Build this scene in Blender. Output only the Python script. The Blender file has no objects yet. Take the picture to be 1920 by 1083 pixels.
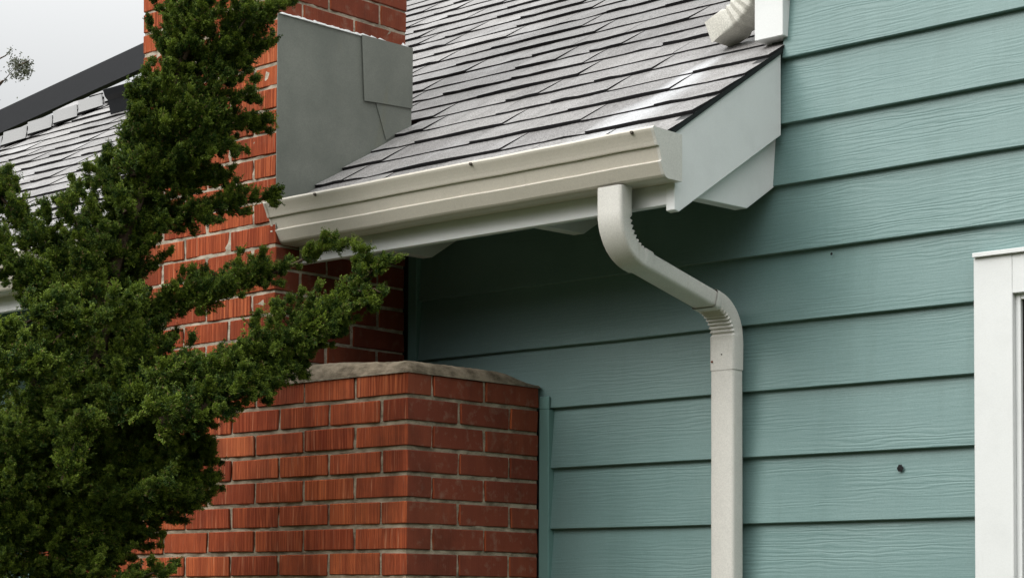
import bpy, bmesh, math, random
import numpy as np
from mathutils import Vector, Matrix

R = math.radians
random.seed(7); rng = np.random.default_rng(11)
scn = bpy.context.scene
col = scn.collection

# ------------------------------------------------------------------ camera
# world: X along the wall (right), Y into the house, Z up; origin = front right corner of the
# lower chimney, one brick course below its top.  Metres.
TH, PI_, RO, FPX, CY = R(42.08657), R(2.56048), R(0.28188), 3805.494, 962.435
CAM = np.array([3.75061822, -3.74148664, -0.545698204])
_F = np.array([-math.sin(TH)*math.cos(PI_), math.cos(TH)*math.cos(PI_), math.sin(PI_)])
_R0 = np.array([math.cos(TH), math.sin(TH), 0.0]); _U0 = np.cross(_R0, _F)
_R = _R0*math.cos(RO)+_U0*math.sin(RO); _U = -_R0*math.sin(RO)+_U0*math.cos(RO)
cd = bpy.data.cameras.new('camera'); cam = bpy.data.objects.new('camera', cd); col.objects.link(cam)
cd.sensor_width = 36; cd.lens = 36*FPX/1920; cd.shift_y = (CY-541.5)/1920
cd.clip_start = .05; cd.clip_end = 2000
cam.matrix_world = Matrix(((_R[0], _U[0], -_F[0], CAM[0]), (_R[1], _U[1], -_F[1], CAM[1]),
                           (_R[2], _U[2], -_F[2], CAM[2]), (0, 0, 0, 1)))
scn.camera = cam

# ------------------------------------------------------------------ sky, sun, exposure
SUN_AZ, SUN_EL = (-0.36, -0.93), R(35)      # overcast light, strongest from the front left
w = bpy.data.worlds.new('World'); scn.world = w; w.use_nodes = True
nt = w.node_tree; nt.nodes.clear()
sky = nt.nodes.new('ShaderNodeTexSky'); sky.sky_type = 'NISHITA'; sky.sun_disc = False
sky.sun_elevation = SUN_EL; sky.sun_rotation = math.atan2(SUN_AZ[0], SUN_AZ[1])
sky.dust_density = 1.5; sky.air_density = 1.0
hs = nt.nodes.new('ShaderNodeHueSaturation'); hs.inputs['Saturation'].default_value = .12; hs.inputs['Value'].default_value = .9
b1 = nt.nodes.new('ShaderNodeBackground'); b1.inputs['Strength'].default_value = .05
# cloud deck: standard overcast sky, zenith three times the horizon
tc = nt.nodes.new('ShaderNodeTexCoord'); sx = nt.nodes.new('ShaderNodeSeparateXYZ')
mr = nt.nodes.new('ShaderNodeMapRange'); mr.interpolation_type = 'SMOOTHSTEP'; mr.inputs['From Min'].default_value = 0; mr.inputs['From Max'].default_value = 1
mr.inputs['To Min'].default_value = .0; mr.inputs['To Max'].default_value = 1.95
b2 = nt.nodes.new('ShaderNodeBackground'); b2.inputs['Color'].default_value = (.985, 1, .995, 1)
ad = nt.nodes.new('ShaderNodeAddShader'); wo = nt.nodes.new('ShaderNodeOutputWorld')
L = nt.links.new
L(sky.outputs[0], hs.inputs['Color']); L(hs.outputs[0], b1.inputs['Color'])
L(tc.outputs['Generated'], sx.inputs[0]); L(sx.outputs['Z'], mr.inputs['Value']); L(mr.outputs[0], b2.inputs['Strength'])
L(b1.outputs[0], ad.inputs[0]); L(b2.outputs[0], ad.inputs[1]); L(ad.outputs[0], wo.inputs[0])
sd = bpy.data.lights.new('sun', 'SUN'); sd.energy = .80; sd.angle = R(30); sd.color = (1, .965, .92)
sun = bpy.data.objects.new('sun', sd); col.objects.link(sun)
_n = math.hypot(*SUN_AZ)
sdir = Vector((SUN_AZ[0]/_n*math.cos(SUN_EL), SUN_AZ[1]/_n*math.cos(SUN_EL), math.sin(SUN_EL)))
sun.rotation_euler = sdir.to_track_quat('Z', 'Y').to_euler(); sun.location = (-4, -6, 8)
scn.view_settings.view_transform = 'Standard'; scn.view_settings.look = 'None'
scn.view_settings.exposure = 0.72; scn.view_settings.gamma = 1
scn.view_settings.use_curve_mapping = False
scn.render.engine = 'CYCLES'
scn.cycles.max_bounces = 6; scn.cycles.diffuse_bounces = 2; scn.cycles.glossy_bounces = 2; scn.cycles.transparent_max_bounces = 8

# ------------------------------------------------------------------ photo pixel -> point (for tracing)
def ray(px):
    return _F + _R*(px[0]-960)/FPX + _U*(CY-px[1])/FPX
def onY(px, Y):
    d = ray(px); return CAM + d*((Y-CAM[1])/d[1])
def onX(px, X):
    d = ray(px); return CAM + d*((X-CAM[0])/d[0])
def proj(P):
    d = np.asarray(P)-CAM; z = d@_F
    return 960+FPX*(d@_R)/z, CY-FPX*(d@_U)/z
def px_size(P):
    return (np.asarray(P)-CAM)@_F/FPX

# ------------------------------------------------------------------ helpers
def tag(o, label=None, cat=None, group=None, kind=None):
    for k, v in (('label', label), ('category', cat), ('group', group), ('kind', kind)):
        if v: o[k] = v
    return o
def empty(name, loc=(0, 0, 0)):
    o = bpy.data.objects.new(name, None); col.objects.link(o); o.location = loc
    o.empty_display_size = .1
    return o
def link(name, me, parent=None, loc=None):
    o = bpy.data.objects.new(name, me); col.objects.link(o)
    if loc is not None: o.location = loc
    if parent is not None:
        o.parent = parent
        q = parent; off = Vector((0, 0, 0))
        while q is not None:
            off += q.location; q = q.parent
        o.location = Vector(o.location)-off          # parents are never rotated
    return o
def mesh(name, vs, fs, mats, mi=None, smooth=False):
    me = bpy.data.meshes.new(name); me.from_pydata([tuple(v) for v in vs], [], fs)
    for m in (mats if isinstance(mats, (list, tuple)) else [mats]): me.materials.append(m)
    if mi is not None: me.polygons.foreach_set('material_index', mi)
    if smooth: me.polygons.foreach_set('use_smooth', [True]*len(fs))
    me.update(); return me
BOXF = [(0, 3, 2, 1), (4, 5, 6, 7), (0, 1, 5, 4), (1, 2, 6, 5), (2, 3, 7, 6), (3, 0, 4, 7)]
class MB:
    def __init__(s): s.v = []; s.f = []; s.mi = []
    def add(s, vs, fs, mi=0):
        n = len(s.v); s.v += [tuple(v) for v in vs]; s.f += [tuple(i+n for i in f) for f in fs]
        s.mi += ([mi]*len(fs) if isinstance(mi, int) else list(mi)); return s
    def box(s, x0, x1, y0, y1, z0, z1, mi=0):
        return s.add([(x0, y0, z0), (x1, y0, z0), (x1, y1, z0), (x0, y1, z0),
                      (x0, y0, z1), (x1, y0, z1), (x1, y1, z1), (x0, y1, z1)], BOXF, mi)
    def prism_x(s, poly, x0, x1, mi=0):         # poly: (y, z), counter-clockwise seen from +X
        n = len(poly)
        vs = [(x0, y, z) for y, z in poly]+[(x1, y, z) for y, z in poly]
        fs = [tuple(reversed(range(n))), tuple(range(n, 2*n))]
        fs += [(i, (i+1) % n, n+(i+1) % n, n+i) for i in range(n)]
        return s.add(vs, fs, mi)
    def build(s, name, mats, parent=None, bevel=0, smooth=False, seg=1):
        me = mesh(name, s.v, s.f, mats, s.mi, smooth)
        bm = bmesh.new(); bm.from_mesh(me)
        if bevel:
            es = [e for e in bm.edges if len(e.link_faces) == 2 and e.calc_face_angle(0) > .3]
            bmesh.ops.bevel(bm, geom=es, offset=bevel, segments=seg, affect='EDGES', clamp_overlap=True)
        bmesh.ops.recalc_face_normals(bm, faces=bm.faces)
        bm.to_mesh(me); bm.free()
        return link(name, me, parent)

# ------------------------------------------------------------------ materials
class NT:
    def __init__(s, name):
        s.m = bpy.data.materials.new(name); s.m.use_nodes = True; s.t = s.m.node_tree
        s.p = s.t.nodes['Principled BSDF']; s.o = s.t.nodes['Material Output']
    def n(s, t, **k):
        x = s.t.nodes.new(t)
        for a, v in k.items(): setattr(x, a, v)
        return x
    def l(s, a, b): s.t.links.new(a, b)
    def coord(s, scale=(1, 1, 1), kind='Object', rnd=0):
        c = s.n('ShaderNodeTexCoord'); mp = s.n('ShaderNodeMapping'); mp.inputs['Scale'].default_value = scale
        src = s.n('ShaderNodeNewGeometry').outputs['Position'] if kind == 'World' else c.outputs[kind]
        if rnd:
            oi = s.n('ShaderNodeObjectInfo'); mu = s.n('ShaderNodeVectorMath', operation='ADD')
            sc = s.n('ShaderNodeVectorMath', operation='SCALE'); sc.inputs[0].default_value = (rnd, rnd*.7, rnd*1.3)
            s.l(oi.outputs['Random'], sc.inputs['Scale']); s.l(src, mu.inputs[0]); s.l(sc.outputs[0], mu.inputs[1]); src = mu.outputs[0]
        s.l(src, mp.inputs['Vector']); return mp.outputs[0]
    def noise(s, vec, scale, detail=4, rough=.55, dist=0):
        x = s.n('ShaderNodeTexNoise'); x.inputs['Scale'].default_value = scale; x.inputs['Detail'].default_value = detail
        x.inputs['Roughness'].default_value = rough; x.inputs['Distortion'].default_value = dist
        s.l(vec, x.inputs['Vector']); return x.outputs['Fac']
    def ramp(s, fac, stops):
        x = s.n('ShaderNodeValToRGB'); e = x.color_ramp.elements
        while len(e) < len(stops): e.new(.5)
        for i, (p, c) in enumerate(stops):
            e[i].position = p; e[i].color = (*c, 1) if isinstance(c, tuple) else (c, c, c, 1)
        s.l(fac, x.inputs[0]); return x.outputs[0]
    def mix(s, fac, a, b, mode='MIX'):
        x = s.n('ShaderNodeMix', data_type='RGBA', blend_type=mode)
        for sock, v in ((x.inputs['Factor'], fac), (x.inputs['A'], a), (x.inputs['B'], b)):
            if isinstance(v, (int, float)): sock.default_value = v
            elif isinstance(v, tuple): sock.default_value = (*v, 1)
            else: s.l(v, sock)
        return x.outputs['Result']
    def math(s, op, a, b=0.0):
        x = s.n('ShaderNodeMath', operation=op)
        for i, v in enumerate((a, b)):
            if isinstance(v, (int, float)): x.inputs[i].default_value = v
            else: s.l(v, x.inputs[i])
        return x.outputs[0]
    def bump(s, h, strength=.3, dist=.002, prev=None):
        x = s.n('ShaderNodeBump'); x.inputs['Strength'].default_value = strength; x.inputs['Distance'].default_value = dist
        s.l(h, x.inputs['Height'])
        if prev is not None: s.l(prev, x.inputs['Normal'])
        return x.outputs[0]
    def fin(s, color=None, rough=.6, normal=None, spec=.4, metal=0):
        p = s.p.inputs
        if color is not None:
            if isinstance(color, tuple): p['Base Color'].default_value = (*color, 1)
            else: s.l(color, p['Base Color'])
        if isinstance(rough, (int, float)): p['Roughness'].default_value = rough
        else: s.l(rough, p['Roughness'])
        p['Specular IOR Level'].default_value = spec; p['Metallic'].default_value = metal
        if normal is not None: s.l(normal, p['Normal'])
        return s.m

def m_siding():
    s = NT('teal_siding')
    c = s.coord((.11, 1, 1), rnd=37.0)
    big = s.noise(s.coord((.5, 1, 3), rnd=11.0), 3.0, 2)
    wv = s.n('ShaderNodeTexWave', bands_direction='Z'); s.l(c, wv.inputs['Vector'])
    wv.inputs['Scale'].default_value = 30; wv.inputs['Distortion'].default_value = 10
    wv.inputs['Detail'].default_value = 2; wv.inputs['Detail Scale'].default_value = 1.6; wv.inputs['Detail Roughness'].default_value = .55
    fine = s.noise(s.coord((.05, 1, 1), rnd=23.0), 190, 3, .6)
    msk = s.ramp(big, [(.42, .04), (.66, .9)])
    ridg = s.ramp(wv.outputs['Fac'], [(.0, 0.0), (.45, .55), (.62, .6), (.80, 1.0)])
    h = s.math('ADD', s.math('MULTIPLY', ridg, msk), s.math('MULTIPLY', fine, 1.0))
    nb = s.bump(h, .42, .0012)
    nb = s.bump(s.noise(s.coord(rnd=5.0), 420, 2), .12, .0006, nb)
    blot = s.noise(s.coord((.6, 1, 1), rnd=9.0), 5, 5)
    base = s.mix(s.ramp(blot, [(.35, 0.0), (.7, 1.0)]), (.142, .236, .228), (.172, .272, .263))
    drip = s.noise(s.coord((1, 1, .10), kind='World'), 14, 5, .65)
    base = s.mix(s.math('MULTIPLY', s.ramp(drip, [(.50, 0.0), (.78, 1.0)]), .34), base, (.098, .168, .155))
    fade = s.noise(s.coord((1, 1, 1), kind='World'), 1.7, 3, .5)
    base = s.mix(s.math('MULTIPLY', s.ramp(fade, [(.45, 0.0), (.7, 1.0)]), .35), base, (.215, .308, .300))
    gr = s.ramp(s.noise(s.coord(rnd=3.0), 300, 2, .7), [(.35, 0.0), (.65, 1.0)])
    base = s.mix(s.math('MULTIPLY', gr, .30), base, (.085, .165, .15))
    return s.fin(base, .42, nb, .45)
def m_white(name, c, rough=.45, speck=.10, dirt=(.42, .40, .33), scale=30, spec=.4):
    s = NT(name)
    a = s.noise(s.coord(rnd=7.0), scale*.3, 6, .6); f = s.ramp(s.noise(s.coord(rnd=3.0), 280, 2, .7), [(.35, 0.0), (.65, 1.0)])
    b = s.mix(s.math('MULTIPLY', s.ramp(a, [(.5, 0.0), (.85, 1.0)]), .55), c, tuple(x*.82 for x in c))
    st = s.noise(s.coord((1, 1, .12), rnd=13.0), 38, 5, .65)
    b = s.mix(s.math('MULTIPLY', s.ramp(st, [(.62, 0.0), (.86, 1.0)]), speck*2.2), b, dirt)
    b = s.mix(s.math('MULTIPLY', f, speck), b, tuple(x*.6 for x in c))
    nb = s.bump(f, .10, .0006); nb = s.bump(s.noise(s.coord((.2, 1, 1), rnd=4.0), 60, 3), .10, .001, nb)
    return s.fin(b, rough, nb, spec)
def m_brick():
    s = NT('red_brick')
    oi = s.n('ShaderNodeObjectInfo')
    geo = s.n('ShaderNodeNewGeometry'); sn = s.n('ShaderNodeSeparateXYZ'); s.l(geo.outputs['Normal'], sn.inputs[0])
    front = s.math('GREATER_THAN', s.math('ABSOLUTE', sn.outputs['Y']), .6)
    ribs = s.noise(s.coord((1, 1, .012), rnd=19.0), 260, 1, .7)          # combed face: vertical scratches
    ribs = s.ramp(ribs, [(.40, 0.0), (.58, 1.0)])
    wide = s.noise(s.coord((1, 1, .15), rnd=29.0), 28, 3, .6)
    blot = s.noise(s.coord(rnd=31.0), 34, 6, .65)
    tone = s.ramp(oi.outputs['Random'], [(0, (.29, .062, .028)), (.2, (.48, .112, .042)), (.4, (.38, .082, .034)), (.6, (.55, .138, .050)), (.8, (.44, .098, .039)), (1, (.58, .160, .062))])
    rv = s.n('ShaderNodeMapRange'); rv.inputs['To Min'].default_value = .30; rv.inputs['To Max'].default_value = .85
    s.l(s.math('FRACT', s.math('MULTIPLY', oi.outputs['Random'], 7.31)), rv.inputs['Value'])
    b = s.mix(s.ramp(wide, [(.40, 0.0), (.72, .6)]), tone, (.24, .050, .024))
    b = s.mix(s.math('MULTIPLY', s.math('MULTIPLY', ribs, front), rv.outputs[0]), b, (.16, .026, .012))
    # mortar smeared and lime bloom, mostly on the smooth ends
    side = s.math('SUBTRACT', 1.0, front)
    bloom = s.math('MULTIPLY', s.ramp(blot, [(.54, 0.0), (.78, .60)]), s.math('ADD', s.math('MULTIPLY', side, .50), .08))
    b = s.mix(s.math('MULTIPLY', side, .78), b, (.150, .042, .028))  # browner smooth ends; shade of the side face also put into the colour
    b = s.mix(bloom, b, (.36, .29, .22))
    soot = s.noise(s.coord((1, 1, .6), kind='World'), 5, 6, .68)
    b = s.mix(s.math('MULTIPLY', s.ramp(soot, [(.48, 0.0), (.72, 1.0)]), .62), b, (.085, .028, .018))
    hair = s.noise(s.coord((1, 1, .05), rnd=41.0), 120, 2, .5)
    b = s.mix(s.math('MULTIPLY', s.ramp(hair, [(.62, 0.0), (.70, .40)]), front), b, (.62, .27, .15))
    nb = s.bump(s.math('MULTIPLY', ribs, s.math('ADD', s.math('MULTIPLY', front, .9), .12)), .8, .0022)
    nb = s.bump(s.noise(s.coord(rnd=2.0), 180, 5, .7), .5, .0015, nb)
    return s.fin(b, .9, nb, .10)
def m_mortar(name='mortar', c=(.54, .45, .335)):
    s = NT(name)
    a = s.noise(s.coord((1, 1, 2.2)), 11, 6, .72); f = s.noise(s.coord(), 300, 4, .7)
    b = s.mix(s.ramp(a, [(.40, 0.0), (.60, 1.0)]), (c[0]*.30, c[1]*.29, c[2]*.27), c)
    b = s.mix(s.math('MULTIPLY', f, .5), b, tuple(x*.5 for x in c))
    nb = s.bump(f, .7, .002); nb = s.bump(a, .6, .004, nb)
    return s.fin(b, .95, nb, .15)
def m_shingle():
    s = NT('shingle_granules')
    oi = s.n('ShaderNodeObjectInfo')
    g = s.noise(s.coord(rnd=17.0), 230, 3, .75); p = s.noise(s.coord(kind='World'), 4.5, 6, .65); st = s.noise(s.coord((1, .15, .15), kind='World'), 20, 4)
    tone = s.ramp(oi.outputs['Random'], [(0, (.105, .099, .099)), (.35, (.150, .143, .142)), (.7, (.185, .177, .174)), (1, (.225, .215, .209))])
    b = s.mix(s.ramp(g, [(.36, 0.0), (.66, 1.0)]), s.mix(1.0, tone, (.52, .51, .50), 'MULTIPLY'), s.mix(.40, tone, (.62, .60, .58)))
    b = s.mix(s.ramp(p, [(.52, 0.0), (.74, .40)]), b, (.44, .435, .44))
    b = s.mix(s.math('MULTIPLY', s.ramp(st, [(.48, 0.0), (.75, 1.0)]), .45), b, (.095, .088, .085))
    # granules washed pale by the runoff of the upper downspout
    ge = s.n('ShaderNodeNewGeometry'); sp = s.n('ShaderNodeSeparateXYZ'); s.l(ge.outputs['Position'], sp.inputs[0])
    dn = s.math('MINIMUM', s.math('MAXIMUM', s.math('MULTIPLY', s.math('SUBTRACT', .62, sp.outputs['Y']), 2.0), 0.0), 1.0)
    wv = s.noise(s.coord((1, .35, .35), kind='World'), 16, 4, .6)
    off_ = s.math('ADD', s.math('ABSOLUTE', s.math('SUBTRACT', sp.outputs['X'], .585)), s.math('MULTIPLY', s.math('SUBTRACT', wv, .5), .16))
    wash = s.math('SUBTRACT', 1.0, s.math('DIVIDE', off_, s.math('ADD', s.math('MULTIPLY', dn, .115), .035)))
    wash = s.math('MULTIPLY', s.math('MULTIPLY', s.ramp(wash, [(.0, 0.0), (.85, 1.0)]), s.ramp(dn, [(.02, 0.0), (.25, 1.0)])), s.ramp(g, [(.30, .45), (.60, 1.0)]))
    b = s.mix(s.math('MULTIPLY', wash, .80), b, (.50, .505, .52))
    nb = s.bump(g, .5, .0012)
    return s.fin(b, .70, nb, .35)
def m_flash():
    s = NT('galvanised_flashing')
    a = s.noise(s.coord(kind='World'), 7, 5, .6); f = s.ramp(s.noise(s.coord(kind='World'), 280, 2, .7), [(.35, 0.0), (.65, 1.0)])
    b = s.mix(s.ramp(a, [(.35, 0.0), (.75, 1.0)]), (.185, .198, .172), (.255, .266, .232))
    b = s.mix(s.math('MULTIPLY', f, .30), b, (.11, .12, .11))
    st = s.noise(s.coord((1, 1, .3), kind='World'), 9, 4)
    b = s.mix(s.ramp(st, [(.60, 0.0), (.80, .5)]), b, (.20, .19, .105))
    return s.fin(b, .55, s.bump(f, .15, .0006), .4, .25)
def m_plain(name, c, rough=.6, spec=.3, sc=60, var=.35, metal=0):
    s = NT(name); a = s.noise(s.coord(rnd=5.0), sc, 5, .65)
    b = s.mix(s.ramp(a, [(.3, 0.0), (.75, 1.0)]), tuple(x*(1-var) for x in c), c)
    return s.fin(b, rough, s.bump(a, .25, .0015), spec, metal)
def m_leaf():
    s = NT('juniper_leaf')
    at = s.n('ShaderNodeAttribute', attribute_name='tip'); sp = s.n('ShaderNodeSeparateColor'); s.l(at.outputs['Color'], sp.inputs[0])
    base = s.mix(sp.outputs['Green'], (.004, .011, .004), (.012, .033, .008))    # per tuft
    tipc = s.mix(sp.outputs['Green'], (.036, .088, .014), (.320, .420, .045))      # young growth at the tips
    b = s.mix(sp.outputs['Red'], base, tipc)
    b = s.mix(s.math('GREATER_THAN', sp.outputs['Blue'], .975), b, (.20, .13, .06))
    s.fin(b, .62, None, .18)
    tr = s.n('ShaderNodeBsdfTranslucent'); s.l(b, tr.inputs['Color'])
    mx = s.n('ShaderNodeMixShader'); mx.inputs[0].default_value = .14
    s.l(s.p.outputs[0], mx.inputs[1]); s.l(tr.outputs[0], mx.inputs[2]); s.l(mx.outputs[0], s.o.inputs[0])
    return s.m
def m_glass():
    s = NT('window_glass'); gl = s.n('ShaderNodeBsdfGlossy'); gl.inputs['Roughness'].default_value = .02
    tr = s.n('ShaderNodeBsdfTransparent'); tr.inputs['Color'].default_value = (.80, .84, .82, 1)
    fr = s.n('ShaderNodeFresnel'); fr.inputs['IOR'].default_value = 1.5; mx = s.n('ShaderNodeMixShader')
    s.l(fr.outputs[0], mx.inputs[0]); s.l(tr.outputs[0], mx.inputs[1]); s.l(gl.outputs[0], mx.inputs[2]); s.l(mx.outputs[0], s.o.inputs[0])
    return s.m
M = dict(siding=m_siding(), trim=m_white('white_trim', (.74, .75, .74)), gutter=m_white('almond_gutter', (.60, .555, .475), .42, .24, (.30, .26, .19), 40, .5),
         pipe=m_white('almond_downspout', (.66, .64, .59), .45, .34, (.38, .33, .24), 60, .5),
         dirtypipe=m_white('stained_downspout', (.66, .64, .57), .6, .75, (.16, .12, .065), 220, .3),
         brick=m_brick(), mortar=m_mortar(), pale_mortar=m_mortar('pale_mortar', (.66, .57, .45)), cement=m_mortar('cement_wash', (.33, .27, .195)), shingle=m_shingle(),
         butt=m_plain('asphalt_edge', (.022, .021, .022), .9, .1), felt=m_plain('roofing_felt', (.020, .020, .021), .95, .1),
         flash=m_flash(), dark=m_plain('dark_bronze_metal', (.012, .013, .016), .5, .25), soffit=m_plain('soffit_paint', (.48, .47, .44), .6),
         leaf=m_leaf(), bark=m_plain('juniper_bark', (.10, .068, .045), .9, .2, 90, .5), glass=m_glass(),
         blind=m_plain('window_blind', (.36, .31, .22), .8, .2), black=m_plain('black_screen_frame', (.015, .015, .015), .5),
         screw=m_plain('weathered_screw', (.10, .085, .065), .5, .4, 200, .4, .5), rust=m_plain('rusty_screw', (.20, .055, .03), .8),
         teal_trim=m_white('teal_trim', (.150, .275, .255), .45, .08, (.10, .16, .15)),
         lawn=m_plain('lawn', (.075, .085, .042), .95, .1, 14, .6), sheath=m_plain('sheathing', (.10, .12, .115), .9),
         farleaf=m_plain('far_leaf', (.12, .13, .085), .7), cap=m_plain('hip_cap_granules', (.24, .236, .23), .8, .3, 500, .45))

# ================================================================== SETTING
D = .529                                    # outer bottom edge of the siding laps
GZ = -2.15
gr = MB(); gr.add([(-300, -300, GZ), (300, -300, GZ), (300, 300, GZ), (-300, 300, GZ)], [(0, 1, 2, 3)])
tag(gr.build('ground', M['lawn']), kind='structure')

# added ring of trees, out of view, blocking low horizon light to darken the eaves
tv = []; tf = []; NT_ = 220; tr_ = random.Random(5)
prof = [(0, 0), (1.2, .35), (1.5, .62), (.9, .86), (-.3, 1.0), (-3.0, .95)]
for i in range(NT_):
    a_ = 2*math.pi*i/NT_; fr = max(0, -math.sin(a_-.5)); r0 = 21+2.2*math.sin(3*a_)+tr_.uniform(-.9, .9)
    hh = (3.6+2.4*fr)+1.0*math.sin(7*a_+1)*.6+tr_.uniform(-.6, .6)+1.6
    for dr, hz in prof:
        q = r0-dr+tr_.uniform(-.35, .35)
        tv.append((q*math.cos(a_), q*math.sin(a_), GZ-.05+hh*hz))
k_ = len(prof)
for i in range(NT_):
    j = (i+1) % NT_
    tf += [(i*k_+q, j*k_+q, j*k_+q+1, i*k_+q+1) for q in range(k_-1)]
tag(link('horizon_blocker', mesh('horizon_blocker', tv, tf, m_plain('horizon_blocker_leaves', (.045, .062, .030), .9, .1, 3, .6))), 'added unseen ring of trees blocking horizon light', 'horizon_blocker', kind='stuff')

# ================================================================== HOUSE
house = empty('house', (0.8, .6, GZ))
tag(house, 'teal lap-sided house with grey shingle roof and white trim', 'house')

# ---- wall with its siding boards
wall = MB()
wall.box(-5.7, .765, D+.034, D+.15, GZ, .80)
wall.box(.765, 1.46, D+.031, D+.15, GZ, 3.4)
wall.box(1.46, 2.40, D+.03, D+.15, .19, 3.4)
wall.box(1.46, 2.40, D+.03, D+.15, GZ, -1.19)
wall.box(2.40, 4.4, D+.031, D+.15, GZ, 3.4)
wall.box(.766, .88, D+.15, 3.6, GZ, 3.4)
wall = wall.build('wall', M['sheath'], house)
WX0, WX1, WZ0, WZ1 = 1.372, 2.49, -1.29, .285        # outside of the window casing
laps = [1.362, 1.192, 1.0225, .8529, .6831, .5266, .3535, .1751, .0034, -.1652, -.3347]
while laps[0] < 3.3: laps.insert(0, laps[0]+.17)
while laps[-1] > GZ+.1: laps.append(laps[-1]-.17)
BT = .026
def siding_board(x0, x1, zb, zt, proud=0.0):
    """one lapped board: butt edge low and proud, head tucked behind the board above"""
    m = MB(); yb = D-proud; yt = D+.0185; n = max(2, int((x1-x0)/.35))
    L_ = []
    hd = zt+.022
    for i in range(n+1):
        x = x0+(x1-x0)*i/n; wob = random.uniform(-.0011, .0011); wy = random.uniform(-.001, .001)
        L_.append([(x, yb+wy+.0018, zb+wob), (x, yb+wy, zb+wob+.0018), (x, yt, hd), (x, yt+.006, hd), (x, yb+BT+.004, zb+wob)])
    vs = [v for r in L_ for v in r]; fs = []
    for i in range(n):
        a = i*5; b = a+5
        fs += [(a+j, b+j, b+(j+1) % 5, a+(j+1) % 5) for j in range(5)]
    fs += [(0, 1, 2, 3, 4), tuple(n*5+j for j in (4, 3, 2, 1, 0))]
    cx, cz = x0, zb
    m.add([(x-cx, y, z-cz) for x, y, z in vs], fs)
    o = m.build('siding_board', M['siding'], None)
    o.parent = wall; o.location = (cx, 0, cz)
    return o
seam = float(onY((1587, 560), D)[0])
for i in range(len(laps)):
    zb = laps[i]; zt = laps[i-1] if i else zb+.17
    zm = (zb+zt)/2
    if zt < -2.1: zb = GZ
    if zb > .88: xa = .834
    elif zb > .80: xa = .8185
    elif zb > -.05: xa = -.486
    else: xa = .0375
    spans = [(xa, 4.4)]
    if zb < WZ1-.002 and zt > WZ0:
        spans = [(xa, WX0-.0015), (WX1+.0015, 4.4)]
        if zt > WZ1+.02: spans = [(xa, 4.4)]
    out = []
    for a, b in spans:
        if False: out += [(a, seam-.0003), (seam+.0003, b)]
        else:
            k = a+random.uniform(1.6, 2.6) if b-a > 3 and zb < -.4 else None
            out += [(a, k-.001), (k+.001, b)] if k else [(a, b)]
    for a, b in out: siding_board(a, b, zb, zt)
    if zb < .70: siding_board(-5.68, -1.142 if zb > .02 else -1.664, zb, zt)      # left of the chimney
for q_, r_ in (((1685, 876), .0085), ((1556, 475), .0032), ((1615, 680), .0028)):
    c = onY(q_, D-.001); me = bpy.data.meshes.new('cable_hole'); bm = bmesh.new()
    bmesh.ops.create_uvsphere(bm, u_segments=10, v_segments=6, radius=r_)
    for v in bm.verts:
        v.co.y *= .15; k = 1+random.uniform(-.25, .25); v.co.x *= k; v.co.z *= k
    bm.to_mesh(me); bm.free(); me.materials.append(M['butt'])
    o = link('cable_hole', me); o.parent = wall; o.location = (c[0], D+.006, c[2])

# ---- trim boards
def part(name, fn, mat, parent=house, bevel=.0015, label=None):
    m = MB(); fn(m); o = m.build(name, mat, parent, bevel)
    if label: o['label'] = label
    return o
part('corner_board', lambda m: (m.box(.744, .8315, D-.018, D+.028, .906, 3.4), m.box(.744, .7635, D+.028, D+.12, .906, 3.4)), M['trim'], label='white corner board ending above the roof')
part('trim_strip', lambda m: (m.box(.0015, .037, D-.008, D+.03, GZ, .0005), m.box(.0015, .037, D-.0082, D-.0012, .0005, .036)), M['teal_trim'], label='narrow teal strip between siding and lower chimney')
part('trim_strip', lambda m: m.box(-.5225, -.4872, D-.008, D+.03, .06, .80), M['teal_trim'], label='narrow teal strip under the eaves beside the upper chimney')

# ---- roof: deck, shingles, hip caps
RM = .635; RZ0 = .595-.635*.082
def rz(y): return RZ0+RM*y
nrm = np.array([0, -RM, 1.0])/math.hypot(1, RM); upv = np.array([0, 1.0, RM])/math.hypot(1, RM)
EY = .055; RY = 3.3; HX = 6.27               # eave, ridge, hip line X = Y - HX
deck = MB()
T_ = .018
def slab(m, poly):
    n = len(poly); vs = [(x, y, rz(y)) for x, y in poly]+[(x, y, rz(y)-T_) for x, y in poly]
    m.add(vs, [tuple(range(n)), tuple(reversed(range(n, 2*n)))]+[(i, n+i, n+(i+1) % n, (i+1) % n) for i in range(n)])
slab(deck, [(EY-HX, EY), (-1.139, EY), (-1.139, .525), (-.5215, .525), (-.5215, EY), (.789, EY), (.789, D-.003), (.763, D+.029), (.763, RY), (RY-HX, RY)])
deck.add([(EY-HX, EY, rz(EY)), (RY-HX, RY, rz(RY)), (EY-HX, 2*RY-EY, rz(EY))], [(0, 1, 2)])
deck.add([(RY-HX, RY, rz(RY)), (.763, RY, rz(RY)), (.763, 2*RY-EY, rz(EY)), (EY-HX, 2*RY-EY, rz(EY))], [(0, 1, 2, 3)])
roof = deck.build('roof', M['felt'], house)

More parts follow.
